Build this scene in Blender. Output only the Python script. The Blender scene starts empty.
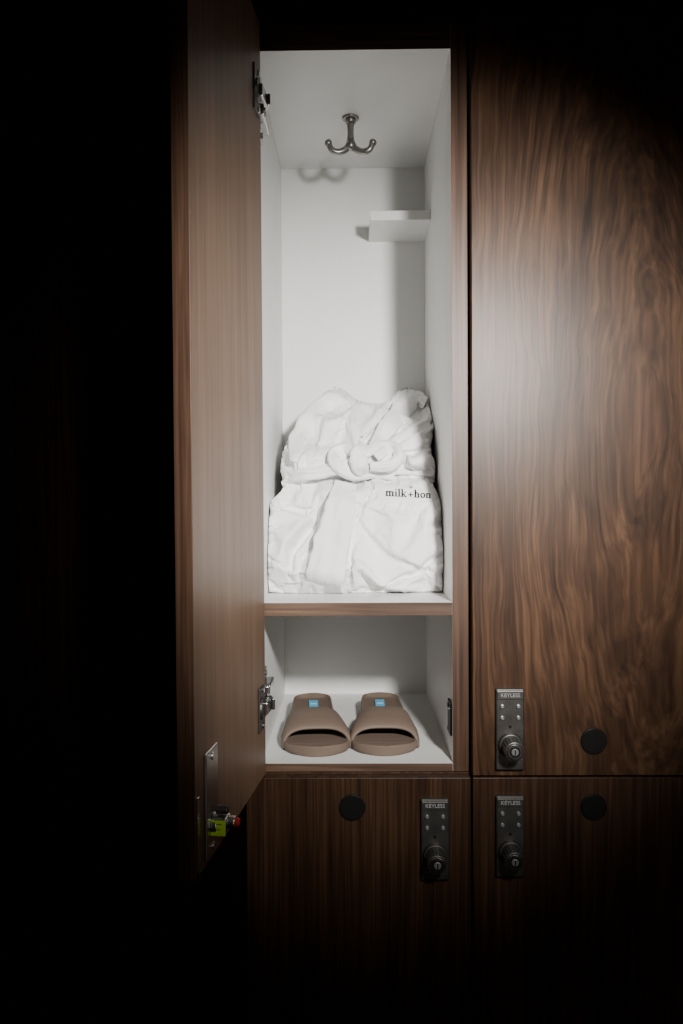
import bpy, bmesh, math, random
import numpy as np
from mathutils import Vector, Matrix, noise
from mathutils.bvhtree import BVHTree

random.seed(4)
ZC = 1.474          # eye height
F = 780.0
D = 1.045
scene = bpy.context.scene
col = scene.collection

# ------------------------------------------------------------------ materials
def new_mat(name):
    m = bpy.data.materials.new(name); m.use_nodes = True
    nt = m.node_tree
    return m, nt, nt.nodes['Principled BSDF']

def plain(name, color, rough=0.5, metal=0.0, bump=0.0, bscale=400, var=0.0, coat=0.0, sheen=0.0, vscale=20, spec=.5):
    m, nt, b = new_mat(name)
    b.inputs['Base Color'].default_value = (*color, 1)
    b.inputs['Roughness'].default_value = rough
    b.inputs['Metallic'].default_value = metal
    b.inputs['Coat Weight'].default_value = coat
    b.inputs['Sheen Weight'].default_value = sheen
    b.inputs['Specular IOR Level'].default_value = spec
    tc = nt.nodes.new('ShaderNodeTexCoord')
    if var > 0:
        n = nt.nodes.new('ShaderNodeTexNoise'); n.inputs['Scale'].default_value = vscale; n.inputs['Detail'].default_value = 4
        nt.links.new(tc.outputs['Object'], n.inputs['Vector'])
        r = nt.nodes.new('ShaderNodeValToRGB')
        r.color_ramp.elements[0].position = .3; r.color_ramp.elements[1].position = .7
        r.color_ramp.elements[0].color = (*[c*(1-var) for c in color], 1)
        r.color_ramp.elements[1].color = (*[min(1, c*(1+var)) for c in color], 1)
        nt.links.new(n.outputs['Fac'], r.inputs['Fac']); nt.links.new(r.outputs['Color'], b.inputs['Base Color'])
    if bump > 0:
        n = nt.nodes.new('ShaderNodeTexNoise'); n.inputs['Scale'].default_value = bscale; n.inputs['Detail'].default_value = 4
        nt.links.new(tc.outputs['Object'], n.inputs['Vector'])
        bp = nt.nodes.new('ShaderNodeBump'); bp.inputs['Strength'].default_value = bump; bp.inputs['Distance'].default_value = 0.002
        nt.links.new(n.outputs['Fac'], bp.inputs['Height']); nt.links.new(bp.outputs['Normal'], b.inputs['Normal'])
    return m

def wood(name, dark, mid, light, seed=0, rough=0.4, ringf=250.0, ringamt=0.04, scale=2.2, stretch=0.10, horiz=False, patchamt=.14, spec=.35, flow=.10, gain=1.0, swirl=None, band=.16):
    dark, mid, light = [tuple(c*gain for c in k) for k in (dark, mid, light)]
    m, nt, b = new_mat(name)
    N, L = nt.nodes, nt.links
    tc = N.new('ShaderNodeTexCoord')
    def mapping(sc, loc, src=None):
        mp = N.new('ShaderNodeMapping')
        if horiz: sc = (sc[2], sc[1], sc[0])
        mp.inputs['Scale'].default_value = sc; mp.inputs['Location'].default_value = loc
        L.new(src or tc.outputs['Object'], mp.inputs['Vector']); return mp
    def nz(mp, s, d, dist=0):
        n = N.new('ShaderNodeTexNoise'); n.inputs['Scale'].default_value = s; n.inputs['Detail'].default_value = d
        n.inputs['Distortion'].default_value = dist
        L.new(mp.outputs[0], n.inputs['Vector']); return n
    def mth(op, a, bv=None, cv=None):
        n = N.new('ShaderNodeMath'); n.operation = op
        for i, x in enumerate((a, bv, cv)):
            if x is None: continue
            if isinstance(x, (int, float)): n.inputs[i].default_value = x
            else: L.new(x, n.inputs[i])
        return n.outputs[0]
    field = nz(mapping((1, 1, stretch), (seed*3.1, seed*1.7, seed*.9)), scale, 1.0, .1)
    if swirl:
        xc, zc, kz, wob, rad = swirl
        sp = N.new('ShaderNodeSeparateXYZ'); L.new(tc.outputs['Object'], sp.inputs[0])
        wobn = nz(mapping((1, 1, .5), (seed, 2, seed*4)), 8.0, 2.5, .4)
        wv = mth('MULTIPLY', mth('SUBTRACT', wobn.outputs['Fac'], .5), wob)
        dx = mth('SUBTRACT', sp.outputs[0], xc); dz = mth('MULTIPLY', mth('SUBTRACT', sp.outputs[2], zc), kz)
        dist = mth('SQRT', mth('ADD', mth('ADD', mth('MULTIPLY', dx, dx), mth('MULTIPLY', dz, dz)), rad*rad))
        dist = mth('ADD', dist, wv)
        cmb = N.new('ShaderNodeCombineXYZ'); L.new(dist, cmb.inputs[0]); L.new(sp.outputs[2], cmb.inputs[2])
        # keep a little of the plain coordinate so the fibres stay fine near the figure
        L.new(mth('MULTIPLY', sp.outputs[0], .35), cmb.inputs[1])
        src = cmb.outputs[0]
        ringsrc = mth('MULTIPLY', dist, ringf)
    else:
        cmb = N.new('ShaderNodeCombineXYZ')
        L.new(mth('MULTIPLY', field.outputs['Fac'], flow), cmb.inputs[2 if horiz else 0])
        add = N.new('ShaderNodeVectorMath'); add.operation = 'ADD'
        L.new(tc.outputs['Object'], add.inputs[0]); L.new(cmb.outputs[0], add.inputs[1])
        src = add.outputs[0]
        ringsrc = mth('MULTIPLY', field.outputs['Fac'], ringf)
    fib = nz(mapping((330, 330, 7.0), (seed, seed, seed), src), 1.0, 4.0, .2)
    fib2 = nz(mapping((120, 120, 2.0), (seed+9, seed, seed), src), 1.0, 4.0, .25)
    fib3 = nz(mapping((30, 30, .6), (seed+3, seed, seed), src), 1.0, 2.5, .2)
    patch = nz(mapping((1, 1, .7), (seed*2, 5, seed)), 9.0, 3.5, .9)
    jit = mth('ADD', ringsrc, mth('MULTIPLY', fib2.outputs['Fac'], 3.0))
    rings = mth('POWER', mth('MULTIPLY_ADD', mth('SINE', jit), .5, .5), .5)
    s = mth('ADD', mth('MULTIPLY', rings, ringamt),
            mth('ADD', mth('MULTIPLY', fib.outputs['Fac'], .44),
                mth('ADD', mth('MULTIPLY', fib2.outputs['Fac'], .42),
                    mth('ADD', mth('MULTIPLY', fib3.outputs['Fac'], band), mth('MULTIPLY', patch.outputs['Fac'], patchamt)))))
    r = N.new('ShaderNodeValToRGB')
    e = r.color_ramp.elements
    c0 = .43 + band*.5 + patchamt*.5 + ringamt*.66
    e[0].position = c0-.17; e[0].color = (*dark, 1)
    e[1].position = c0+.20; e[1].color = (*light, 1)
    x = e.new(c0); x.color = (*mid, 1)
    L.new(s, r.inputs['Fac']); L.new(r.outputs['Color'], b.inputs['Base Color'])
    b.inputs['Roughness'].default_value = rough
    b.inputs['Specular IOR Level'].default_value = spec
    bp = N.new('ShaderNodeBump'); bp.inputs['Strength'].default_value = .12; bp.inputs['Distance'].default_value = .0005
    L.new(fib.outputs['Fac'], bp.inputs['Height']); L.new(bp.outputs['Normal'], b.inputs['Normal'])
    return m

WD, WM, WL = (.017, .0076, .0039), (.050, .0240, .0122), (.112, .058, .030)
m_wood_r = wood('walnut_right', WD, WM, WL, seed=2.3, rough=.40, ringf=330, ringamt=.045, patchamt=.24, spec=.26, swirl=(.225, .440, .20, .050, .085), band=.17)
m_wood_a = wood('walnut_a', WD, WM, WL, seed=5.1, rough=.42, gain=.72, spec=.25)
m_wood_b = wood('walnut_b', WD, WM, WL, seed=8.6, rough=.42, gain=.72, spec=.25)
m_wood_shade = wood('walnut_painted_shade', (.002, .001, .0005), (.005, .0025, .0012), (.009, .0045, .0022), seed=3.6, rough=.7, stretch=.1, spec=.0)  # same walnut turned near black: shade left of the door put into the colour
m_wood_in = wood('walnut_inner', (.085, .049, .030), (.135, .080, .051), (.19, .117, .077), seed=11.4, rough=.45, ringf=120, ringamt=.03, stretch=.10, flow=.08)
m_edge = wood('walnut_edge', (.03, .015, .009), (.072, .037, .022), (.13, .072, .045), seed=1.2, rough=.45, ringamt=.04)
m_edge_h = wood('walnut_edge_horizontal', (.03, .017, .011), (.085, .050, .034), (.19, .12, .08), seed=1.7, rough=.45, ringamt=.04, horiz=True)
m_white = plain('white_melamine', (.71, .71, .695), rough=.42, var=.015, bump=.02, bscale=900)
m_steel = plain('brushed_steel', (.50, .49, .47), rough=.34, metal=1, var=.08, vscale=60)
m_nickel = plain('satin_nickel', (.42, .41, .40), rough=.25, metal=1, var=.05)
m_darknickel = plain('dark_nickel', (.26, .25, .24), rough=.3, metal=1, var=.05)
m_gun = plain('gunmetal', (.105, .100, .094), rough=.42, metal=.85, var=.18, vscale=80)
m_black = plain('black_plastic', (.007, .007, .007), rough=.4, var=.1, spec=.25)
m_dot = plain('pale_metal', (.38, .38, .38), rough=.3, metal=.7, var=.05)
m_print = plain('grey_print', (.30, .30, .30), rough=.5, var=.05)
m_red = plain('red_plastic', (.50, .02, .02), rough=.35, var=.05)
m_green = plain('fluorescent_label', (.55, .90, .03), rough=.6, var=.03)
m_ink = plain('black_ink', (.008, .008, .010), rough=.8, var=.1, spec=.1)
m_robe = plain('white_fleece', (.88, .88, .88), rough=.95, bump=.4, bscale=900, sheen=.1, var=.015)
m_foam = plain('taupe_foam', (.150, .108, .082), rough=.62, var=.04, bump=.12, bscale=1200)
m_foam_d = plain('taupe_foam_footbed', (.125, .089, .068), rough=.7, var=.04, bump=.1, bscale=1200)
m_blue = plain('blue_label', (.08, .38, .60), rough=.5, var=.04)
m_whitep = plain('white_print', (.8, .85, .88), rough=.5, var=.02)
m_wall = plain('charcoal_paint', (.004, .0036, .0036), rough=.95, var=.1, bump=.1, bscale=80, spec=.0)
m_floor = plain('dark_floor', (.02, .017, .015), rough=.6, var=.25, bump=.05, bscale=60)

# ------------------------------------------------------------------ mesh helpers
def merge(bm, tmp, mi, M=None, smooth=False):
    for f in tmp.faces:
        f.material_index = mi; f.smooth = smooth
    if M is not None: bmesh.ops.transform(tmp, matrix=M, verts=tmp.verts)
    me = bpy.data.meshes.new('t'); tmp.to_mesh(me); tmp.free()
    bm.from_mesh(me); bpy.data.meshes.remove(me)

def box(bm, c, s, mi=0, bev=0.0, M=None, seg=2):
    t = bmesh.new(); bmesh.ops.create_cube(t, size=1)
    bmesh.ops.scale(t, vec=s, verts=t.verts)
    if bev > 0: bmesh.ops.bevel(t, geom=t.edges[:], offset=bev, segments=seg, affect='EDGES', profile=.5)
    bmesh.ops.translate(t, vec=c, verts=t.verts)
    merge(bm, t, mi, M)

def boxr(bm, x0, x1, y0, y1, z0, z1, mi=0, bev=0.0):
    box(bm, ((x0+x1)/2, (y0+y1)/2, (z0+z1)/2), (x1-x0, y1-y0, z1-z0), mi, bev)

def cyl(bm, p0, p1, r0, r1=None, mi=0, seg=32, bev=0.0):
    p0, p1 = Vector(p0), Vector(p1); r1 = r0 if r1 is None else r1
    t = bmesh.new(); h = (p1-p0).length
    bmesh.ops.create_cone(t, cap_ends=True, segments=seg, radius1=r0, radius2=r1, depth=h)
    if bev > 0:
        ed = [e for e in t.edges if abs(e.verts[0].co.z-e.verts[1].co.z) < 1e-6]
        bmesh.ops.bevel(t, geom=ed, offset=bev, segments=2, affect='EDGES', profile=.5)
    q = (p1-p0).to_track_quat('Z', 'Y')
    merge(bm, t, mi, Matrix.Translation((p0+p1)/2) @ q.to_matrix().to_4x4(), smooth=False)

def sph(bm, c, r, mi=0, sc=(1, 1, 1)):
    t = bmesh.new(); bmesh.ops.create_uvsphere(t, u_segments=20, v_segments=14, radius=r)
    bmesh.ops.scale(t, vec=sc, verts=t.verts)
    merge(bm, t, mi, Matrix.Translation(c), smooth=True)

def catmull(P, n):
    P = [Vector(p) for p in P]; Q = [P[0]*2-P[1]] + P + [P[-1]*2-P[-2]]
    out = []; segs = len(P)-1
    for k in range(n):
        t = k/(n-1)*segs; i = min(int(t), segs-1); f = t-i
        a, b, c, d = Q[i:i+4]
        out.append(.5*((2*b)+(c-a)*f+(2*a-5*b+4*c-d)*f*f+(3*b-a-3*c+d)*f**3))
    return out

def sweep(bm, path, ra, rb, normal=None, mi=0, seg=12, caps=True):
    n = len(path); rings = []
    for i, p in enumerate(path):
        tg = (path[min(i+1, n-1)]-path[max(i-1, 0)]).normalized()
        nr = normal[i] if normal else Vector((0, -1, 0))
        nr = (nr - tg*nr.dot(tg))
        if nr.length < 1e-4: nr = Vector((1, 0, 0)) - tg*tg.x
        nr.normalize(); bn = tg.cross(nr)
        a = ra[i] if hasattr(ra, '__len__') else ra
        b = rb[i] if hasattr(rb, '__len__') else rb
        rings.append([bm.verts.new(p + bn*a*math.cos(2*math.pi*k/seg) + nr*b*math.sin(2*math.pi*k/seg)) for k in range(seg)])
    for i in range(n-1):
        for k in range(seg):
            f = bm.faces.new((rings[i][k], rings[i][(k+1) % seg], rings[i+1][(k+1) % seg], rings[i+1][k]))
            f.material_index = mi; f.smooth = True
    if caps:
        for R in (rings[0], rings[-1]):
            f = bm.faces.new(R); f.material_index = mi

def finish(bm, name, mats, parent=None, loc=None, rot=0.0, origin=None, recalc=True):
    if recalc: bmesh.ops.recalc_face_normals(bm, faces=bm.faces)
    me = bpy.data.meshes.new(name)
    if loc is None:
        bmesh.ops.translate(bm, vec=(0, 0, ZC), verts=bm.verts)
        if origin is None:
            xs = [v.co.x for v in bm.verts]; ys = [v.co.y for v in bm.verts]; zs = [v.co.z for v in bm.verts]
            origin = Vector(((min(xs)+max(xs))/2, (min(ys)+max(ys))/2, min(zs)))
        bmesh.ops.translate(bm, vec=-origin, verts=bm.verts)
        mw = Matrix.Translation(origin)
    else:
        mw = Matrix.Translation((loc[0], loc[1], loc[2]+ZC)) @ Matrix.Rotation(rot, 4, 'Z')
    bm.to_mesh(me); bm.free()
    for m in mats: me.materials.append(m)
    ob = bpy.data.objects.new(name, me); col.objects.link(ob)
    ob.matrix_world = mw
    if parent: attach(ob, parent)
    return ob

def world_of(o):
    m = o.matrix_basis.copy()
    if o.parent: m = world_of(o.parent) @ o.matrix_parent_inverse @ m
    return m

def attach(ob, parent):
    mw = world_of(ob) if ob.parent is None else ob.matrix_world
    ob.parent = parent
    ob.matrix_parent_inverse = world_of(parent).inverted()
    ob.matrix_basis = mw

def empty(name, loc, label, category, group=None):
    e = bpy.data.objects.new(name, None); e.empty_display_size = .05
    e.location = (loc[0], loc[1], loc[2]+ZC); col.objects.link(e)
    e['label'] = label; e['category'] = category
    if group: e['group'] = group
    return e

# ------------------------------------------------------------------ dimensions (relative to eye)
IX0, IX1 = -.124, .1345
OX0, OX1 = -.1435, .157
PITCH = OX1-OX0
DEP = .373
ZT_IN, ZT = .592, .626
ZF = -.359
ZSEAM = -.3705
ZSH = -.142
TH = .018
ZLOWB = -1.385

def panel(name, x0, x1, y0, y1, z0, z1, parent, edge=m_edge, front=True, label=None):
    bm = bmesh.new(); boxr(bm, x0, x1, y0, y1, z0, z1, 0, .0006)
    bm.normal_update()
    if front:
        for f in bm.faces:
            if f.normal.y < -.5: f.material_index = 1
    o = finish(bm, name, [m_white, edge], parent)
    if label: o['label'] = label
    return o

def text_into(bm, s, size, M, mi, extrude=.0004):
    cu = bpy.data.curves.new('txt', 'FONT'); cu.body = s; cu.size = size; cu.extrude = extrude
    cu.align_x = 'CENTER'; cu.align_y = 'CENTER'
    ob = bpy.data.objects.new('txt', cu); col.objects.link(ob)
    bpy.context.view_layer.update()
    dg = bpy.context.evaluated_depsgraph_get()
    me = bpy.data.meshes.new_from_object(ob.evaluated_get(dg))
    t = bmesh.new(); t.from_mesh(me)
    bpy.data.objects.remove(ob); bpy.data.curves.remove(cu); bpy.data.meshes.remove(me)
    merge(bm, t, mi, M)

lock_mesh = None
def make_lock(parent, loc, rot=0.0):
    global lock_mesh
    if lock_mesh is None:
        bm = bmesh.new()
        box(bm, (0, -.0030, 0), (.0375, .006, .108), 0, .0022, seg=3)
        box(bm, (0, -.0064, .0455), (.0345, .0016, .011), 0, .0006)
        text_into(bm, 'KEYLESS', .0070, Matrix.Translation((0, -.0074, .0455)) @ Matrix.Rotation(math.pi/2, 4, 'X'), 2)
        for zz, xx in ((.031, .0105), (.031, -.0105), (.016, .0105), (.016, -.0105)):
            cyl(bm, (xx, -.004, zz), (xx, -.0085, zz), .0030, .0024, 3, 16, .0004)
        cyl(bm, (0, -.004, .004), (0, -.0068, .004), .0022, .0018, 1, 16)
        cyl(bm, (0, -.005, -.020), (0, -.012, -.020), .0165, .0154, 0, 40, .0012)
        cyl(bm, (0, -.011, -.020), (0, -.034, -.020), .0128, .0122, 0, 40, .0012)
        for k in range(20):
            a = 2*math.pi*k/20
            cyl(bm, (.0126*math.cos(a), -.018, -.020+.0126*math.sin(a)), (.0123*math.cos(a), -.033, -.020+.0123*math.sin(a)), .0009, .0009, 0, 8)
        cyl(bm, (0, -.033, -.020), (0, -.0358, -.020), .0108, .0098, 4, 36, .0006)
        cyl(bm, (0, -.0355, -.020), (0, -.0362, -.020), .0070, .0070, 1, 24, .0002)
        cyl(bm, (0, -.036, -.020), (0, -.0372, -.020), .0050, .0043, 3, 24, .0003)
        box(bm, (0, -.0373, -.020), (.0014, .001, .007), 1, .0002)
        cyl(bm, (0, -.004, -.046), (0, -.0070, -.046), .0026, .0022, 0, 16, .0004)
        bmesh.ops.recalc_face_normals(bm, faces=bm.faces)
        lock_mesh = bpy.data.meshes.new('lock'); bm.to_mesh(lock_mesh); bm.free()
        for m in (m_gun, m_black, m_print, m_dot, m_darknickel): lock_mesh.materials.append(m)
    o = bpy.data.objects.new('lock', lock_mesh); col.objects.link(o)
    o.matrix_basis = Matrix.Translation((loc[0], loc[1], loc[2]+ZC)) @ Matrix.Rotation(rot, 4, 'Z')
    o['label'] = 'gunmetal combination lock plate with dial and small studs'
    attach(o, parent)
    return o

def make_disc(parent, loc):
    bm = bmesh.new()
    cyl(bm, (0, 0, 0), (0, -.0025, 0), .0175, .0170, 0, 48, .0006)
    cyl(bm, (0, -.0025, 0), (0, -.0030, 0), .0150, .0148, 0, 48)
    o = finish(bm, 'number_disc', [m_black], parent, loc=loc)
    o['label'] = 'round black number disc'
    return o

def make_door(parent, x0, z0, z1, mat, width=None):
    w = (PITCH-.003) if width is None else width
    bm = bmesh.new(); boxr(bm, 0, w, -TH, 0, 0, z1-z0, 0, .0008)
    return finish(bm, 'door', [mat], parent, loc=(x0, -.0008, z0))

def closed_locker(x0, z0, z1, mat, lock_side, label, depth_y=DEP+.012, lock=True):
    root = empty('locker', (x0+PITCH/2, depth_y/2, z0), label, 'locker', 'walnut lockers')
    bm = bmesh.new(); g = .0006
    a, b = x0+g, x0+PITCH-g
    boxr(bm, a, a+.0185, 0, depth_y, z0, z1); boxr(bm, b-.0185, b, 0, depth_y, z0, z1)
    boxr(bm, a+.0185, b-.0185, 0, depth_y, z0, z0+.018); boxr(bm, a+.0185, b-.0185, 0, depth_y, z1-.018, z1)
    boxr(bm, a+.0185, b-.0185, depth_y-.010, depth_y, z0+.018, z1-.018)
    finish(bm, 'body', [m_edge], root)
    d = make_door(root, x0+.0015, z0+.0012, z1-.0012 if z1 > 0 else z1-.0005, mat)
    if lock:
        upper = z0 > -.5
        lz = -.3065 if upper else (z1-.0805 if lock_side == 'R' else z1-.0765)
        lx = x0+.0495 if lock_side == 'L' else x0+PITCH-.0495
        make_lock(d, (lx, -TH-.0012, lz))
        make_disc(d, (x0+PITCH/2+(.010 if x0 > .1 else -.008), -TH-.0009, -.3235 if upper else -.411))
    return root

zc0 = ZSEAM
closed_locker(OX1, zc0, ZT, m_wood_r, 'L', 'closed walnut locker with wavy figured grain and a dial lock')
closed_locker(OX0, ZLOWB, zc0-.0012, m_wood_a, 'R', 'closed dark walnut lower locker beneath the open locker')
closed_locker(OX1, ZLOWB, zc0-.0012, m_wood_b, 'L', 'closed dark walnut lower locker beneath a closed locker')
closed_locker(OX0-PITCH, zc0, ZT, m_wood_shade, 'R', 'closed walnut locker behind the open door, deep shadow put into its colour', lock=False)
closed_locker(OX0-PITCH, ZLOWB, zc0-.0012, m_wood_shade, 'R', 'closed walnut lower locker with deep shadow put into its colour', lock=False)

# ------------------------------------------------------------------ open locker
root = empty('locker', ((OX0+OX1)/2, DEP/2, ZSEAM), 'open walnut locker with white interior, shelf and hook', 'locker', 'walnut lockers')
g = .0006
panel('side_panel', OX0+g, IX0, 0, DEP+.012, ZSEAM, ZT, root)
panel('side_panel', IX1, OX1-g, 0, DEP+.012, ZSEAM, ZT, root)
panel('top_panel', IX0, IX1, 0, DEP, ZT_IN, ZT, root, edge=m_edge_h)
panel('bottom_panel', IX0, IX1, 0, DEP, ZSEAM, ZF, root, edge=m_edge_h)
panel('back_panel', IX0, IX1, DEP, DEP+.012, ZSEAM, ZT, root, front=False)
panel('shelf', IX0, IX1, .001, DEP, ZSH-.018, ZSH, root, edge=m_edge_h, label='white shelf with walnut front edge')
panel('small_shelf', .034, IX1, .262, DEP, .460, .4755, root, front=False, label='small white corner shelf')

bm = bmesh.new()
box(bm, (IX1-.0015, .020, -.302), (.003, .024, .046), 0, .001)
box(bm, (IX1-.0035, .012, -.302), (.003, .006, .030), 1, .0008)
for zz in (-.286, -.318): cyl(bm, (IX1-.003, .024, zz), (IX1-.0045, .024, zz), .0028, mi=1, seg=16)
o = finish(bm, 'strike_plate', [m_black, m_gun], root); o['label'] = 'black metal strike plate'

hx, hy = 0.002, .184
bm = bmesh.new()
cyl(bm, (hx, hy, ZT_IN), (hx, hy, ZT_IN-.004), .0135, .0125, 0, 40, .001)
cyl(bm, (hx, hy, ZT_IN-.004), (hx, hy, ZT_IN-.010), .0090, .0075, 0, 32, .001)
p = catmull([(hx, hy, ZT_IN-.006), (hx, hy, ZT_IN-.022), (hx, hy, ZT_IN-.040)], 12)
sweep(bm, p, [.0066-.0016*math.sin(math.pi*i/11) for i in range(12)], .005)
for s in (-1, 1):
    p = catmull([(hx, hy, ZT_IN-.036), (hx+s*.006, hy-.001, ZT_IN-.048), (hx+s*.018, hy-.003, ZT_IN-.0545),
                 (hx+s*.029, hy-.005, ZT_IN-.052), (hx+s*.034, hy-.006, ZT_IN-.043)], 22)
    sweep(bm, p, [.0058-.0014*i/21 for i in range(22)], [.0056-.0014*i/21 for i in range(22)])
    sph(bm, (hx+s*.0345, hy-.006, ZT_IN-.0418), .0058)
sph(bm, (hx, hy-.001, ZT_IN-.044), .0085)
o = finish(bm, 'hook', [m_darknickel], root); o['label'] = 'polished metal double coat hook'

# open door ---------------------------------------------------------
HX, HY = -.117, -.006
ang = math.atan2(-.296, -.035)
dz0 = ZSEAM+.0002
bm = bmesh.new(); boxr(bm, 0, .298, -TH, 0, 0, ZT-dz0, 0, .0008)
bm.normal_update()
for f in bm.faces:
    if abs(f.normal.y) < .5: f.material_index = 1
    elif f.normal.y < 0: f.material_index = 2
door = finish(bm, 'door', [m_wood_in, m_edge, m_wood_a], root, loc=(HX, HY, dz0), rot=ang)
door['label'] = 'open walnut locker door with hinges and inner lock'

def hinge(zc):
    bm = bmesh.new(); z = zc-dz0
    box(bm, (.026, .0012, z), (.030, .0024, .058), 0, .0008)
    cyl(bm, (.026, .001, z), (.026, .0052, z), .0150, .0140, 0, 32, .0008)
    for s in (-1, 1): cyl(bm, (.022, .002, z+s*.0235), (.022, .0042, z+s*.0235), .0038, .0034, 1, 16)
    box(bm, (.012, .0070, z), (.032, .0045, .016), 1, .0010)
    M = Matrix.Translation((-.006, .0075, z)) @ Matrix.Rotation(math.radians(28), 4, 'Z')
    box(bm, (0, 0, 0), (.020, .004, .015), 1, .001, M=M)
    o = finish(bm, 'hinge', [m_gun, m_nickel], door, loc=(HX, HY, dz0), rot=ang)
    o['label'] = 'concealed cabinet hinge with dark plate'
    return o
hinge(.524); hinge(-.276)
for zc in (.524, -.276):
    bm = bmesh.new(); x = IX0
    zz = zc-.008 if zc > 0 else zc+.014
    box(bm, (x+.0012, .040, zz), (.0024, .030, .048), 0, .0006)
    box(bm, (x+.0068, .036, zz), (.0105, .054, .013), 0, .002)
    box(bm, (x+.0078, .010, zz), (.006, .022, .015), 0, .0015)
    for s in (-1, 1): cyl(bm, (x+.002, .040, zz+s*.017), (x+.0045, .040, zz+s*.017), .0036, mi=1, seg=16)
    o = finish(bm, 'hinge_arm', [m_nickel, m_gun], root); o['label'] = 'steel hinge arm on the white wall'

bm = bmesh.new(); zl = -.3095-dz0; xl = .2505
box(bm, (xl, .0015, zl), (.040, .003, .108), 0, .0012)
for s in (-1, 1):
    cyl(bm, (xl, .003, zl+s*.046), (xl, .0046, zl+s*.046), .004, .0035, 0, 20)
zk = zl-.024
cyl(bm, (xl-.002, .003, zk), (xl-.002, .009, zk), .0115, .0110, 0, 36, .001)
box(bm, (xl-.002, .0115, zk), (.018, .015, .017), 0, .002)
box(bm, (xl+.0076, .0105, zk-.001), (.0010, .0150, .0155), 2, .0003)
for k in range(2): box(bm, (xl+.0082, .0105, zk+.003-.0052*k), (.0003, .007-.002*k, .0006), 4)
cyl(bm, (xl-.003, .018, zk+.002), (xl-.003, .026, zk+.002), .0068, .0062, 0, 28, .001)
cyl(bm, (xl-.003, .0255, zk+.002), (xl-.003, .030, zk+.002), .0045, .0040, 3, 24, .0008)
cyl(bm, (xl-.003, .006, zk+.014), (xl-.003, .018, zk+.014), .0048, .0043, 1, 20, .0008)
box(bm, (.2925, .0008, .040), (.006, .0016, .080), 0, .0003)
box(bm, (.2925, .0020, .004), (.008, .0024, .008), 1, .0005)
o = finish(bm, 'inner_lock', [m_steel, m_gun, m_green, m_red, m_ink], door, loc=(HX, HY, dz0), rot=ang)
o['label'] = 'steel inner lock plate with yellow-green label and red button'
ex = Vector((math.cos(ang), math.sin(ang))); ey = Vector((-ex.y, ex.x))
pos = Vector((HX, HY)) + ex*.2485 - ey*(TH+.0002)
make_lock(door, (pos.x, pos.y, -.3065), ang)

# ------------------------------------------------------------------ bathrobe
def interp(x, xs, ys): return np.interp(x, xs, ys)
left = [(268, 592), (266, 580), (264, 552), (266, 524), (271, 502), (283, 487), (281, 466), (285, 448), (296, 431)]
top = [(296, 431), (308, 415), (321, 398), (328, 391), (336, 387), (346, 391), (356, 399), (368, 403), (380, 404), (391, 400), (399, 392), (410, 388), (419, 393), (428, 402), (435, 414)]
right = [(446, 592), (446, 565), (445, 535), (442, 510), (438, 495), (433, 484), (434, 468), (431, 447), (436, 428), (435, 414)]
bottom = [(268, 592), (300, 594), (340, 595), (400, 593), (446, 592)]
poly = left + top[1:] + right[::-1][1:] + bottom[::-1][1:-1]
def resamp(P, n):
    C = catmull([(a, b, 0) for a, b in P], 400); C = np.array([(c.x, c.y) for c in C])
    s = np.r_[0, np.cumsum(np.hypot(*np.diff(C, axis=0).T))]; t = np.linspace(0, s[-1], n)
    return np.c_[np.interp(t, s, C[:, 0]), np.interp(t, s, C[:, 1])]

def polydist(U, V, P, closed=False):
    P = [np.array(p, float) for p in P]
    if closed: P = P+[P[0]]
    best = np.full(U.shape, 1e9); side = np.zeros(U.shape); par = np.zeros(U.shape)
    tot = sum(np.hypot(*(P[i+1]-P[i])) for i in range(len(P)-1)); acc = 0
    for i in range(len(P)-1):
        a, b = P[i], P[i+1]; d = b-a; L = np.hypot(*d)+1e-9
        t = np.clip(((U-a[0])*d[0]+(V-a[1])*d[1])/L**2, 0, 1)
        dx = U-(a[0]+t*d[0]); dy = V-(a[1]+t*d[1]); dd = np.hypot(dx, dy)
        cr = d[0]*(V-a[1])-d[1]*(U-a[0])
        m = dd < best
        best = np.where(m, dd, best); side = np.where(m, np.sign(cr), side); par = np.where(m, (acc+t*L)/tot, par)
        acc += L
    return best, side, par
def cr(P, n=18): return [(p.x, p.y) for p in catmull([(a, b, 0) for a, b in P], n)]

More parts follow.
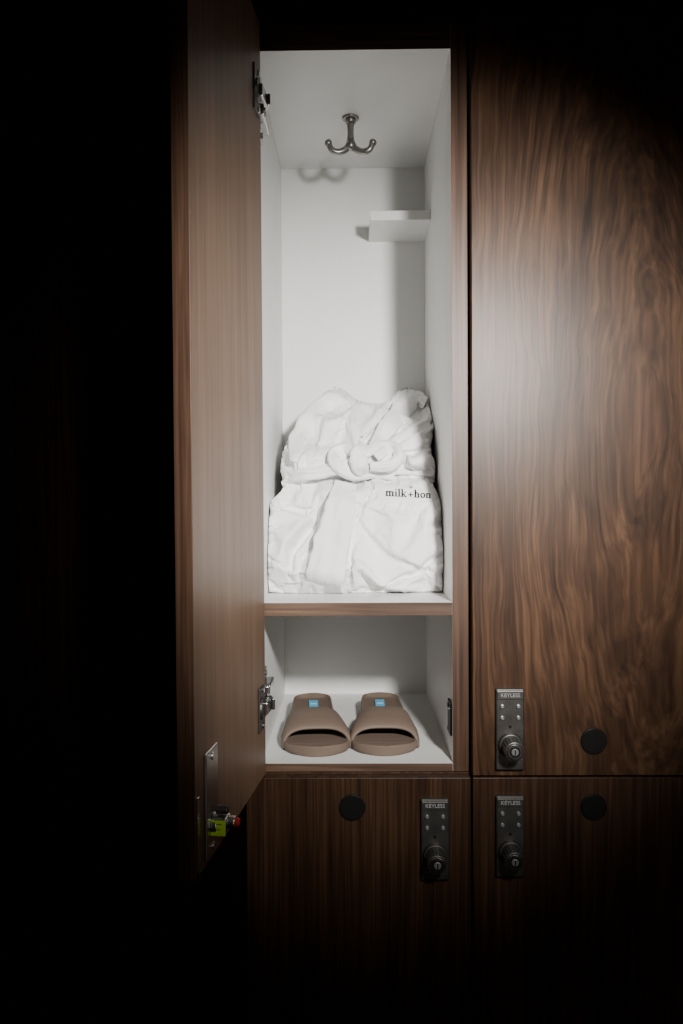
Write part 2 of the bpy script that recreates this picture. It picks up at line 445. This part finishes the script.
FOLD = [
 ('r', [(284, 487), (300, 483), (330, 480), (350, 481), (385, 479), (410, 479), (434, 481)], 4.5, -24, 0),
 ('r', [(322, 490), (302, 502), (286, 522), (280, 560)], 6.5, 14, 0),
 ('r', [(312, 503), (296, 530), (290, 580)], 4.5, -14, 0),
 ('r', [(276, 508), (290, 500), (318, 494)], 3.5, -10, 0),
 ('r', [(366, 500), (400, 514), (438, 520)], 6.0, 8, 0),
 ('s', [(362, 520), (385, 545), (420, 565), (444, 570)], 2.4, -14, 22),
 ('r', [(356, 556), (382, 578), (420, 588)], 5, 11, 0),
 ('r', [(368, 588), (398, 574), (440, 556)], 4, -11, 0),
 ('r', [(320, 486), (310, 520), (302, 560), (296, 592)], 3.5, -9, 0),
 ('r', [(366, 486), (360, 520), (352, 560), (348, 592)], 3.5, -9, 0),
 ('s', [(302, 478), (302, 452), (314, 425), (331, 400), (342, 394)], 2.0, 15, 26),
 ('s', [(336, 440), (332, 430), (338, 418), (354, 404)], 2.0, -20, 24),
 ('r', [(290, 445), (296, 458), (296, 468)], 5.0, 8, 0),
 ('r', [(348, 436), (356, 422), (370, 411)], 5.0, 14, 0),
 ('r', [(358, 438), (370, 426), (386, 414)], 4.0, -18, 0),
 ('r', [(398, 398), (408, 410), (428, 416)], 3.5, -15, 0),
 ('r', [(404, 444), (417, 448), (432, 447)], 4.0, -18, 0),
 ('r', [(404, 454), (414, 459), (430, 459)], 5.5, 15, 0),
 ('r', [(400, 465), (410, 470), (430, 470)], 4.0, -16, 0),
 ('r', [(328, 446), (350, 438), (380, 438), (404, 448), (402, 466), (380, 478), (345, 478), (328, 464), (328, 446)], 4.5, -9, 0),
]
def warp(U, V):
    f = np.vectorize(lambda a, b: noise.noise(Vector((a*.03, b*.03, 1.3))))
    g = np.vectorize(lambda a, b: noise.noise(Vector((a*.03, b*.03, 7.9))))
    return U+5*f(U, V), V+5*g(U, V)
def flatmask(U, V):
    """calm area of cloth that carries the embroidery"""
    a = 1/(1+np.exp(-(U-376)/2.5)); c = 1/(1+np.exp((U-440)/2.5))
    b = 1/(1+np.exp(-(V-485.5)/1.2)); e = 1/(1+np.exp((V-503)/2.0))
    return a*b*c*e
def surf(U, V):
    y = interp(V, [386, 395, 410, 430, 450, 468, 478, 486, 500, 530, 565, 595],
                  [.300, .270, .222, .176, .148, .140, .142, .120, .102, .086, .080, .098])
    d, _, _ = polydist(U, V, poly, True)
    rad = interp(V, [386, 480, 500, 575, 595], [.055, .060, .034, .022, .006])
    w = 26.0; q = 1-np.clip(d, 0, w)/w
    y = y + rad*(1-np.sqrt(np.clip(1-q*q, 0, 1)))
    y0 = y
    Uw, Vw = warp(U, V)
    for ty, P, wd, a, dec in FOLD:
        dd, sd, pr = polydist(Uw, Vw, cr(P))
        fade = np.clip(np.sin(np.pi*np.clip(pr, .02, .98)), 0, 1)**.45
        if ty == 'r': h = a*np.exp(-(dd/wd)**2)
        else:
            s = dd*sd
            h = a*(1/(1+np.exp(-np.clip(s/wd*2, -30, 30))))*np.exp(-np.clip(s, 0, None)/dec)*np.exp(-np.clip(-s, 0, None)/(wd*2))
        y = y - h*fade*.001
    def nf(a, b): return noise.noise(Vector((a*.045+b*.02, b*.03, 3.1)))*8
    y = y - np.vectorize(nf)(U, V)*.001*np.clip(d/8, .2, 1)
    m = flatmask(U, V)
    return y*(1-m)+y0*m
def to_world(U, V, Y):
    return (U-351.5)*(D+Y)/F, Y, -(V-497)*(D+Y)/F
def clampp(X, Y, Z):
    return np.clip(X, IX0+.0015, IX1-.0015), np.clip(Y, .02, DEP-.002), np.clip(Z, ZSH+.0006, None)
def grid(nu, nv):
    Lc, Rc, Tc, Bc = resamp(left, nv), resamp(right, nv), resamp(top, nu), resamp(bottom, nu)
    s = np.linspace(0, 1, nu)[None, :, None]; t = np.linspace(0, 1, nv)[:, None, None]
    G = (1-s)*Lc[:, None]+s*Rc[:, None]+(1-t)*Bc[None]+t*Tc[None] - ((1-s)*(1-t)*Bc[0]+s*(1-t)*Bc[-1]+(1-s)*t*Tc[0]+s*t*Tc[-1])
    U, V = G[..., 0], G[..., 1]
    return np.stack(to_world(U, V, surf(U, V)), -1), flatmask(U, V), U, V

def cloth(P0, shrink, bend, frames, pin, grav=.15, mass=.08, stiff=12):
    """let a sheet with surplus fabric buckle into natural wrinkles"""
    cv_, cu_ = P0.shape[:2]
    me = bpy.data.meshes.new('sheet')
    me.from_pydata(P0.reshape(-1, 3).tolist(), [], [(i*cu_+j, i*cu_+j+1, (i+1)*cu_+j+1, (i+1)*cu_+j) for i in range(cv_-1) for j in range(cu_-1)])
    sheet = bpy.data.objects.new('sheet', me); col.objects.link(sheet)
    vg = sheet.vertex_groups.new(name='pin'); vg.add(pin, 1.0, 'REPLACE')
    cm = sheet.modifiers.new('c', 'CLOTH'); cs = cm.settings
    cs.vertex_group_mass = 'pin'; cs.quality = 6; cs.mass = mass
    cs.tension_stiffness = stiff; cs.compression_stiffness = stiff; cs.shear_stiffness = 4; cs.bending_stiffness = bend
    cs.shrink_min = shrink; cs.shrink_max = shrink
    cs.air_damping = 3; cs.effector_weights.gravity = grav
    cm.point_cache.frame_start = 1; cm.point_cache.frame_end = frames
    out = P0
    try:
        for fr in range(1, frames+1): scene.frame_set(fr)
        dg = bpy.context.evaluated_depsgraph_get()
        em = sheet.evaluated_get(dg).to_mesh()
        c = np.empty(len(em.vertices)*3); em.vertices.foreach_get('co', c)
        P1 = c.reshape(P0.shape)
        if np.isfinite(P1).all(): out = P1
    except Exception as exn:
        print('cloth failed', exn)
    scene.frame_set(1); bpy.data.objects.remove(sheet)
    return out
cu_, cv_ = 72, 84
P0, M0, U0, V0 = grid(cu_, cv_)
pin = [i*cu_+j for i in range(cv_) for j in range(cu_) if i in (0, cv_-1) or j in (0, cu_-1) or M0[i, j] > .5
       or ((U0[i, j]-365)/34)**2+((V0[i, j]-460)/14)**2 < 1]
delta = np.clip(cloth(P0, -.12, 2.6, 30, pin)-P0, -.03, .03)

nu, nv = 236, 278
P = grid(nu, nv)[0]
def up(A, nv, nu):
    def cub(M, n):
        k = M.shape[0]; x = np.linspace(0, k-1, n); i = np.minimum(x.astype(int), k-2); f = (x-i)[:, None, None]
        g0, g1, g2, g3 = M[np.maximum(i-1, 0)], M[i], M[i+1], M[np.minimum(i+2, k-1)]
        return .5*(2*g1+(g2-g0)*f+(2*g0-5*g1+4*g2-g3)*f*f+(3*g1-g0-3*g2+g3)*f**3)
    M = cub(A, nv); return cub(M.transpose(1, 0, 2), nu).transpose(1, 0, 2)
P = P + up(delta, nv, nu)
X, Y, Z = clampp(P[..., 0], P[..., 1], P[..., 2])
bm = bmesh.new()
vs = [[bm.verts.new((X[i, j], Y[i, j], Z[i, j])) for j in range(nu)] for i in range(nv)]
for i in range(nv-1):
    for j in range(nu-1):
        bm.faces.new((vs[i][j], vs[i][j+1], vs[i+1][j+1], vs[i+1][j]))
border = [vs[0][j] for j in range(nu)] + [vs[i][nu-1] for i in range(1, nv)] + [vs[nv-1][j] for j in range(nu-2, -1, -1)] + [vs[i][0] for i in range(nv-2, 0, -1)]
bm.normal_update()
tree = BVHTree.FromBMesh(bm)
prev = border; cx = .004
for k, (f, sh) in enumerate([(.25, 1.0), (.6, .99), (.9, .96), (1.0, .88)]):
    ring = []
    for b in border:
        yy = b.co.y + (DEP-.003-b.co.y)*f
        ring.append(bm.verts.new((cx+(b.co.x-cx)*sh, yy, max(ZSH+.0006, b.co.z*sh if b.co.z > 0 else b.co.z))))
    for a in range(len(border)):
        b2 = (a+1) % len(border)
        bm.faces.new((prev[a], prev[b2], ring[b2], ring[a]))
    prev = ring
bm.faces.new(prev)
for f in bm.faces: f.smooth = True
robe = finish(bm, 'bathrobe', [m_robe])
robe['label'] = 'folded white fleece bathrobe with tied belt and black lettering'; robe['category'] = 'bathrobe'

def depth_at(u, v, fallback=.22):
    dr = Vector((u-351.5, F, -(v-497))).normalized()
    h = tree.ray_cast(Vector((0, -D, 0)), dr)
    return h[0].y if h[0] is not None else fallback
def ribbon(bm, P, wpx, th, lift, n=50, seed=0, across=15, power=2.4):
    """soft cloth band lying on the robe: every point follows the surface below it"""
    C = catmull([(a, b, 0) for a, b in P], n)
    Wp = np.interp(np.linspace(0, 1, n), np.linspace(0, 1, len(wpx)), wpx)
    Lf = np.interp(np.linspace(0, 1, n), np.linspace(0, 1, len(lift)), lift)
    base = []
    for i, c in enumerate(C):
        base.append(np.mean([depth_at(c.x+a, c.y+b) for a in (-3, 0, 3) for b in (-3, 0, 3)]))
    k = np.ones(9)/9; base = np.convolve(np.r_[[base[0]]*4, base, [base[-1]]*4], k, 'valid')
    top_, bot = [], []
    for i, c in enumerate(C):
        tg = (C[min(i+1, n-1)]-C[max(i-1, 0)]).normalized(); nrm = Vector((-tg.y, tg.x, 0))
        w = Wp[i]*(1+.16*noise.noise(Vector((i*.22, seed, 0))))*.5
        rt, rb = [], []
        for k in range(across):
            s_ = math.sin((-1+2*k/(across-1))*math.pi/2)
            u, v = c.x+nrm.x*s_*w, c.y+nrm.y*s_*w
            prof = max(0, 1-abs(s_)**power)**(1/power)
            cre = noise.noise(Vector((s_*1.6+seed*7, i*.06, 2)))*.9+noise.noise(Vector((s_*3.4+seed, i*.16, 5)))*.45
            hgt = (Lf[i] + th*prof*(1+.55*cre))*.001
            yy = base[i]-hgt
            X_, Y_, Z_ = to_world(u, v, yy)
            X_ = min(max(X_, IX0+.002), IX1-.002); Z_ = max(Z_, ZSH+.0008)
            rt.append(bm.verts.new((X_, Y_, Z_)))
            X_, Y_, Z_ = to_world(c.x+nrm.x*s_*w*.8, c.y+nrm.y*s_*w*.8, base[i]+.006-Lf[i]*.0006)
            X_ = min(max(X_, IX0+.002), IX1-.002); Z_ = max(Z_, ZSH+.0008)
            rb.append(bm.verts.new((X_, Y_, Z_)))
        top_.append(rt); bot.append(rb)
    def quad(*v):
        f = bm.faces.new(v); f.smooth = True
    for i in range(n-1):
        for k in range(across-1):
            quad(top_[i][k], top_[i][k+1], top_[i+1][k+1], top_[i+1][k])
            quad(bot[i][k], bot[i+1][k], bot[i+1][k+1], bot[i][k+1])
        quad(top_[i][0], top_[i+1][0], bot[i+1][0], bot[i][0])
        quad(top_[i][-1], bot[i][-1], bot[i+1][-1], top_[i+1][-1])
    for i in (0, n-1):
        for k in range(across-1): quad(top_[i][k], bot[i][k], bot[i][k+1], top_[i][k+1])

bm = bmesh.new()
ribbon(bm, [(283, 479), (302, 474), (322, 472), (343, 466), (358, 461)], [11, 14, 14, 12, 9], 8, [0, 2, 3, 6], seed=1)
ribbon(bm, [(374, 448), (388, 428), (402, 411), (416, 400), (426, 404)], [13, 19, 21, 18, 12], 12, [5, 8, 6, 3, 0], seed=6)
ribbon(bm, [(376, 458), (390, 447), (405, 438), (419, 430), (430, 424)], [10, 13, 14, 14, 12], 11, [6, 8, 7, 5, 1], seed=5)
ribbon(bm, [(358, 457), (345, 448), (334, 454), (338, 467), (354, 475), (376, 474), (394, 478)], [8, 11, 12, 12, 12, 10, 7], 10, [12, 10, 8, 8, 8, 4, 0], seed=2)
ribbon(bm, [(364, 456), (377, 447), (393, 448), (399, 457), (390, 466), (370, 467)], [9, 12, 12, 12, 10], 10, [14, 14, 12, 10, 10], seed=3)
ribbon(bm, [(366, 445), (359, 454), (360, 466), (368, 476)], [12, 18, 18, 12], 11, [16, 22, 22, 8], seed=4)
belt = finish(bm, 'belt', [m_robe], robe); belt['label'] = 'white fleece belt tied in a knot'
bm = bmesh.new()
ribbon(bm, [(296, 462), (300, 440), (314, 418), (330, 403), (343, 400)], [12, 22, 24, 20, 12], 8, [0, 2, 2, 0], seed=8)
ribbon(bm, [(346, 482), (340, 508), (332, 540), (326, 570), (321, 593)], [22, 30, 35, 38, 40], 9, [3, 5, 5, 5, 4], seed=9, across=27, power=6)
o = finish(bm, 'collar', [m_robe], robe); o['label'] = 'white shawl collar band'

quads = []
def q4(a, b, c, d): quads.append((a, b, c, d))
def rect(x0, x1, y0, y1):
    n = max(1, int((y1-y0)/.4))
    for i in range(n):
        a = y0+(y1-y0)*i/n; b = y0+(y1-y0)*(i+1)/n
        q4((x0, a), (x1, a), (x1, b), (x0, b))
def stem(x, y0, y1, w=.31): rect(x-w/2, x+w/2, y0, y1)
def serif(x, y, w=.56, left_only=False): rect(x-w/2, x+(0 if left_only else w/2), y-.07, y+.07)
def arc(cx, cy, rx, ry, a0, a1, w0=.17, w1=.31, n=12):
    for i in range(n):
        A = math.radians(a0+(a1-a0)*i/n); B = math.radians(a0+(a1-a0)*(i+1)/n)
        def pt(t, o):
            w = w0+(w1-w0)*abs(math.cos(t)); return (cx+(rx+o*w/2)*math.cos(t), cy+(ry+o*w/2)*math.sin(t))
        q4(pt(A, -1), pt(A, 1), pt(B, 1), pt(B, -1))
def line(p, q, w):
    d = Vector((q[0]-p[0], q[1]-p[1])).normalized()*w/2; n = Vector((-d.y, d.x))
    q4((p[0]+n.x, p[1]+n.y), (p[0]-n.x, p[1]-n.y), (q[0]-n.x, q[1]-n.y), (q[0]+n.x, q[1]+n.y))
def shifted(fn, dx):
    k = len(quads); fn()
    for i in range(k, len(quads)): quads[i] = tuple((x+dx, y) for x, y in quads[i])
def L_m():
    for x in (.2, .82, 1.44): stem(x, 0, .8 if x > .3 else 1); serif(x, .045)
    arc(.51, .68, .31, .28, 0, 180); arc(1.13, .68, .31, .28, 0, 180); serif(.2, .96, .5, True)
def L_i(): stem(.2, 0, 1); serif(.2, .045); serif(.2, .96, .5, True); rect(.05, .35, 1.25, 1.5)
def L_l(): stem(.2, 0, 1.6); serif(.2, .045); serif(.2, 1.56, .5, True)
def L_k():
    stem(.2, 0, 1.6); serif(.2, .045); serif(.2, 1.56, .5, True); line((.28, .42), (.85, .95), .12); line((.42, .6), (.92, .03), .24); serif(.9, .045, .45); serif(.85, .96, .4)
def L_p(): rect(.0, 1.0, .40, .60); rect(.40, .60, .0, 1.0)
def L_h(): stem(.2, 0, 1.6); serif(.2, .045); serif(.2, 1.56, .5, True); arc(.5, .66, .3, .3, 0, 180); stem(.8, 0, .7); serif(.8, .045)
def L_o(): arc(.5, .5, .38, .45, 0, 360, n=24)
def L_n(): stem(.2, 0, 1); serif(.2, .045); serif(.2, .96, .5, True); arc(.5, .66, .3, .3, 0, 180); stem(.8, 0, .7); serif(.8, .045)
x = 0
for fn, adv in ((L_m, 1.90), (L_i, .66), (L_l, .64), (L_k, 1.45), (L_p, 1.3), (L_h, 1.22), (L_o, 1.15), (L_n, 1.1)):
    shifted(fn, x); x += adv
line((5.2, 1.7), (5.3, 2.5), .10); line((5.24, 1.95), (5.6, 2.3), .14); line((5.22, 1.9), (4.85, 2.15), .14)
S = 4.8
A = np.array(quads).reshape(-1, 2)
tu = 386+A[:, 0]*S; tv = 496.0-A[:, 1]*S+A[:, 0]*S*.06
ty = np.array([depth_at(a, b) for a, b in zip(tu, tv)])-.0012; tx, ty, tz = to_world(tu, tv, ty)
bm = bmesh.new()
for i in range(0, len(A), 4):
    bm.faces.new([bm.verts.new((tx[k], ty[k], tz[k])) for k in range(i, i+4)])
o = finish(bm, 'lettering', [m_ink], robe, recalc=False); o['label'] = 'black embroidered lettering'

# ------------------------------------------------------------------ slippers
def make_slipper():
    Ls = .250
    def hw(t):
        base = np.interp(t, [0, .1, .25, .4, .6, .8, 1], [.0455, .0475, .047, .042, .035, .0325, .031])
        a = .16; b = .12
        if t < a: base *= math.sqrt(max(0, 1-(1-t/a)**2.4))
        if t > 1-b: base *= math.sqrt(max(0, 1-((t-1+b)/b)**2.4))
        return max(base, .0006)
    def topz(t): return float(np.interp(t, [0, .1, .25, .5, .8, 1], [.0150, .0130, .014, .019, .0245, .0265]))
    def cxo(t): return float(np.interp(t, [0, .3, .6, 1], [.003, .001, -.002, 0]))
    ts = [.5-.5*math.cos(math.pi*i/90) for i in range(91)]
    sec = [(-.86, 0), (-.96, .10), (-1, .45), (-1.0, .85), (-.965, 1.0), (-.92, .98)]
    inner = [(-.86, .84), (-.72, .78), (-.5, .76), (-.25, .75), (0, .75), (.25, .75), (.5, .76), (.72, .78), (.86, .84)]
    full = sec+inner+[(-a, b) for a, b in sec[::-1]]
    bm = bmesh.new(); rings = []
    for t in ts:
        w = hw(t); h = topz(t)
        ring = []
        for a, b in full:
            zz = b*h
            if t < .06 or t > .96:
                e = min(1, (t/.06) if t < .5 else (1-t)/.04)
                if b > .7 and abs(a) < .9: zz = h*(1-(1-b)*e)
            if abs(a) < .9 and b > .7 and .07 < t < .34:
                zz += .0011*math.sin(t*2*math.pi*34)
            ring.append(bm.verts.new((cxo(t)+a*w, t*Ls, zz)))
        rings.append(ring)
    n = len(full)
    for i in range(len(ts)-1):
        for k in range(n):
            f = bm.faces.new((rings[i][k], rings[i][(k+1) % n], rings[i+1][(k+1) % n], rings[i+1][k])); f.smooth = True
            if 5 <= k <= 14: f.material_index = 1
    bm.faces.new(rings[0]); bm.faces.new(rings[-1])
    bmesh.ops.recalc_face_normals(bm, faces=bm.faces)
    sole = bpy.data.meshes.new('sole'); bm.to_mesh(sole); bm.free()
    sole.materials.append(m_foam); sole.materials.append(m_foam_d)
    bm = bmesh.new(); st = 20; ph = 40; th = .0075
    outer = []; inn = []
    for i in range(st+1):
        s_ = i/st
        ro, ri = [], []
        for k in range(ph+1):
            p = math.pi*k/ph; c, sn = math.cos(p), math.sin(p)
            t = .13+.40*s_ + (.055*(sn**2)*(1-s_)) - .05*(sn**2)*s_
            w = hw(.15+.40*s_)+.0035; H = float(np.interp(s_, [0, .25, .6, 1], [.030, .035, .0385, .0395]))
            xx = math.copysign(abs(c)**.62, c); zz = sn**.62
            edge = .0026*(1-min(1, min(s_, 1-s_)*8))**2
            ro.append(bm.verts.new((cxo(t)+xx*(w-edge), t*Ls, .001+zz*(H-.001-edge))))
            ri.append(bm.verts.new((cxo(t)+xx*(w-th+edge), t*Ls, .001+zz*(H-.001-th+edge))))
        outer.append(ro); inn.append(ri)
    for i in range(st):
        for k in range(ph):
            for A_ in (outer, inn):
                f = bm.faces.new((A_[i][k], A_[i][k+1], A_[i+1][k+1], A_[i+1][k])); f.smooth = True
    for i in (0, st):
        for k in range(ph):
            f = bm.faces.new((outer[i][k], outer[i][k+1], inn[i][k+1], inn[i][k])); f.smooth = True
    for k in (0, ph):
        for i in range(st): bm.faces.new((outer[i][k], outer[i+1][k], inn[i+1][k], inn[i][k]))
    bmesh.ops.recalc_face_normals(bm, faces=bm.faces)
    strap = bpy.data.meshes.new('strap'); bm.to_mesh(strap); bm.free(); strap.materials.append(m_foam)
    bm = bmesh.new()
    zt = topz(.80)*.78+.0012
    M = Matrix.Translation((.001, .80*Ls, zt)) @ Matrix.Rotation(.10, 4, 'X')
    box(bm, (0, 0, 0), (.015, .034, .0010), 0, .0003, M=M)
    for dx in (-.0036, 0, .0036):
        t = bmesh.new(); bmesh.ops.create_cone(t, cap_ends=True, segments=16, radius1=.0014, radius2=.0014, depth=.0004)
        merge(bm, t, 1, M @ Matrix.Translation((dx, 0, .0007)))
    lab = bpy.data.meshes.new('size_label'); bm.to_mesh(lab); bm.free(); lab.materials.append(m_blue); lab.materials.append(m_whitep)
    return sole, strap, lab

sole, strap, lab = make_slipper()
base = empty('slipper', (-.0510, .025, ZF), 'taupe foam slide slipper with ribbed footbed', 'slipper', 'pair of taupe slippers')
parts = []
for nm, me in (('sole', sole), ('strap', strap), ('size_label', lab)):
    o = bpy.data.objects.new(nm, me); col.objects.link(o); o.parent = base
    if nm == 'size_label': o['label'] = 'small blue label'
    parts.append(o)
base.rotation_euler = (0, 0, math.radians(4.0))
second = base.copy(); col.objects.link(second)
second.location = (.0475, .028, ZF+ZC); second.rotation_euler = (0, 0, math.radians(.5)); second.scale = (-1, 1, 1)
for p_ in parts:
    c = p_.copy(); c.parent = second; col.objects.link(c)

# ------------------------------------------------------------------ room shell
def slab(name, x0, x1, y0, y1, z0, z1, mat):
    bm = bmesh.new(); boxr(bm, x0, x1, y0, y1, z0, z1)
    o = finish(bm, name, [mat]); o['kind'] = 'structure'; return o
FZ = -ZC; CZ = 1.2
RX0, RX1, RY0, RY1 = -1.8, 1.8, -2.2, DEP+.014
slab('floor', RX0, RX1, RY0, RY1, FZ-.05, FZ, m_floor)
slab('ceiling', RX0, RX1, RY0, RY1, CZ, CZ+.05, m_wall)
slab('wall_back', RX0, RX1, RY1, RY1+.05, FZ, CZ, m_wall)
slab('wall_front', RX0, RX1, RY0-.05, RY0, FZ, CZ, m_wall)
slab('wall_left', RX0-.05, RX0, RY0, RY1, FZ, CZ, m_wall)
slab('wall_right', RX1, RX1+.05, RY0, RY1, FZ, CZ, m_wall)
slab('trim_1', OX0-PITCH, OX1+PITCH, -TH, RY1, ZT+.002, CZ, m_wall)
slab('baseboard_back', OX0-PITCH, OX1+PITCH, .03, RY1, FZ, ZLOWB, m_wall)
slab('trim_2', OX1+PITCH+.001, RX1, -TH, RY1, FZ, CZ, m_wall)
slab('trim_3', RX0, OX0-PITCH-.001, -TH, RY1, FZ, CZ, m_wall)

# ------------------------------------------------------------------ lights
def look(ob, frm, to):
    ob.location = frm; ob.rotation_euler = (Vector(to)-Vector(frm)).to_track_quat('-Z', 'Y').to_euler()
ld = bpy.data.lights.new('spot', 'SPOT'); ld.energy = 134; ld.spot_size = math.radians(60); ld.spot_blend = 1.0
ld.shadow_soft_size = .045; ld.color = (1, .975, .94)
lo = bpy.data.objects.new('spot_lamp', ld); col.objects.link(lo)
look(lo, (.305, -.98, ZC+.32), (.09, 0, ZC+.06))
l2 = bpy.data.lights.new('fill', 'POINT'); l2.energy = 2.0; l2.shadow_soft_size = .15; l2.color = (1, .9, .8)
o2 = bpy.data.objects.new('added_fill', l2); col.objects.link(o2); o2.location = (.45, -1.1, ZC-.35)  # added fill light without a real source, brightens the lower doors

w = bpy.data.worlds.new('world'); scene.world = w; w.use_nodes = True
w.node_tree.nodes['Background'].inputs[0].default_value = (.02, .02, .022, 1)
w.node_tree.nodes['Background'].inputs[1].default_value = .3

# ------------------------------------------------------------------ camera
cam = bpy.data.cameras.new('camera'); cam.sensor_width = 36; cam.lens = F/1024*36; cam.clip_start = .02
co = bpy.data.objects.new('camera', cam); col.objects.link(co)
co.matrix_world = Matrix.Translation((0, -D, ZC)) @ Matrix.Rotation(math.atan(10/F), 4, 'Z') @ Matrix.Rotation(math.pi/2-math.atan(15/F), 4, 'X') @ Matrix.Rotation(math.radians(-.35), 4, 'Z')
scene.camera = co
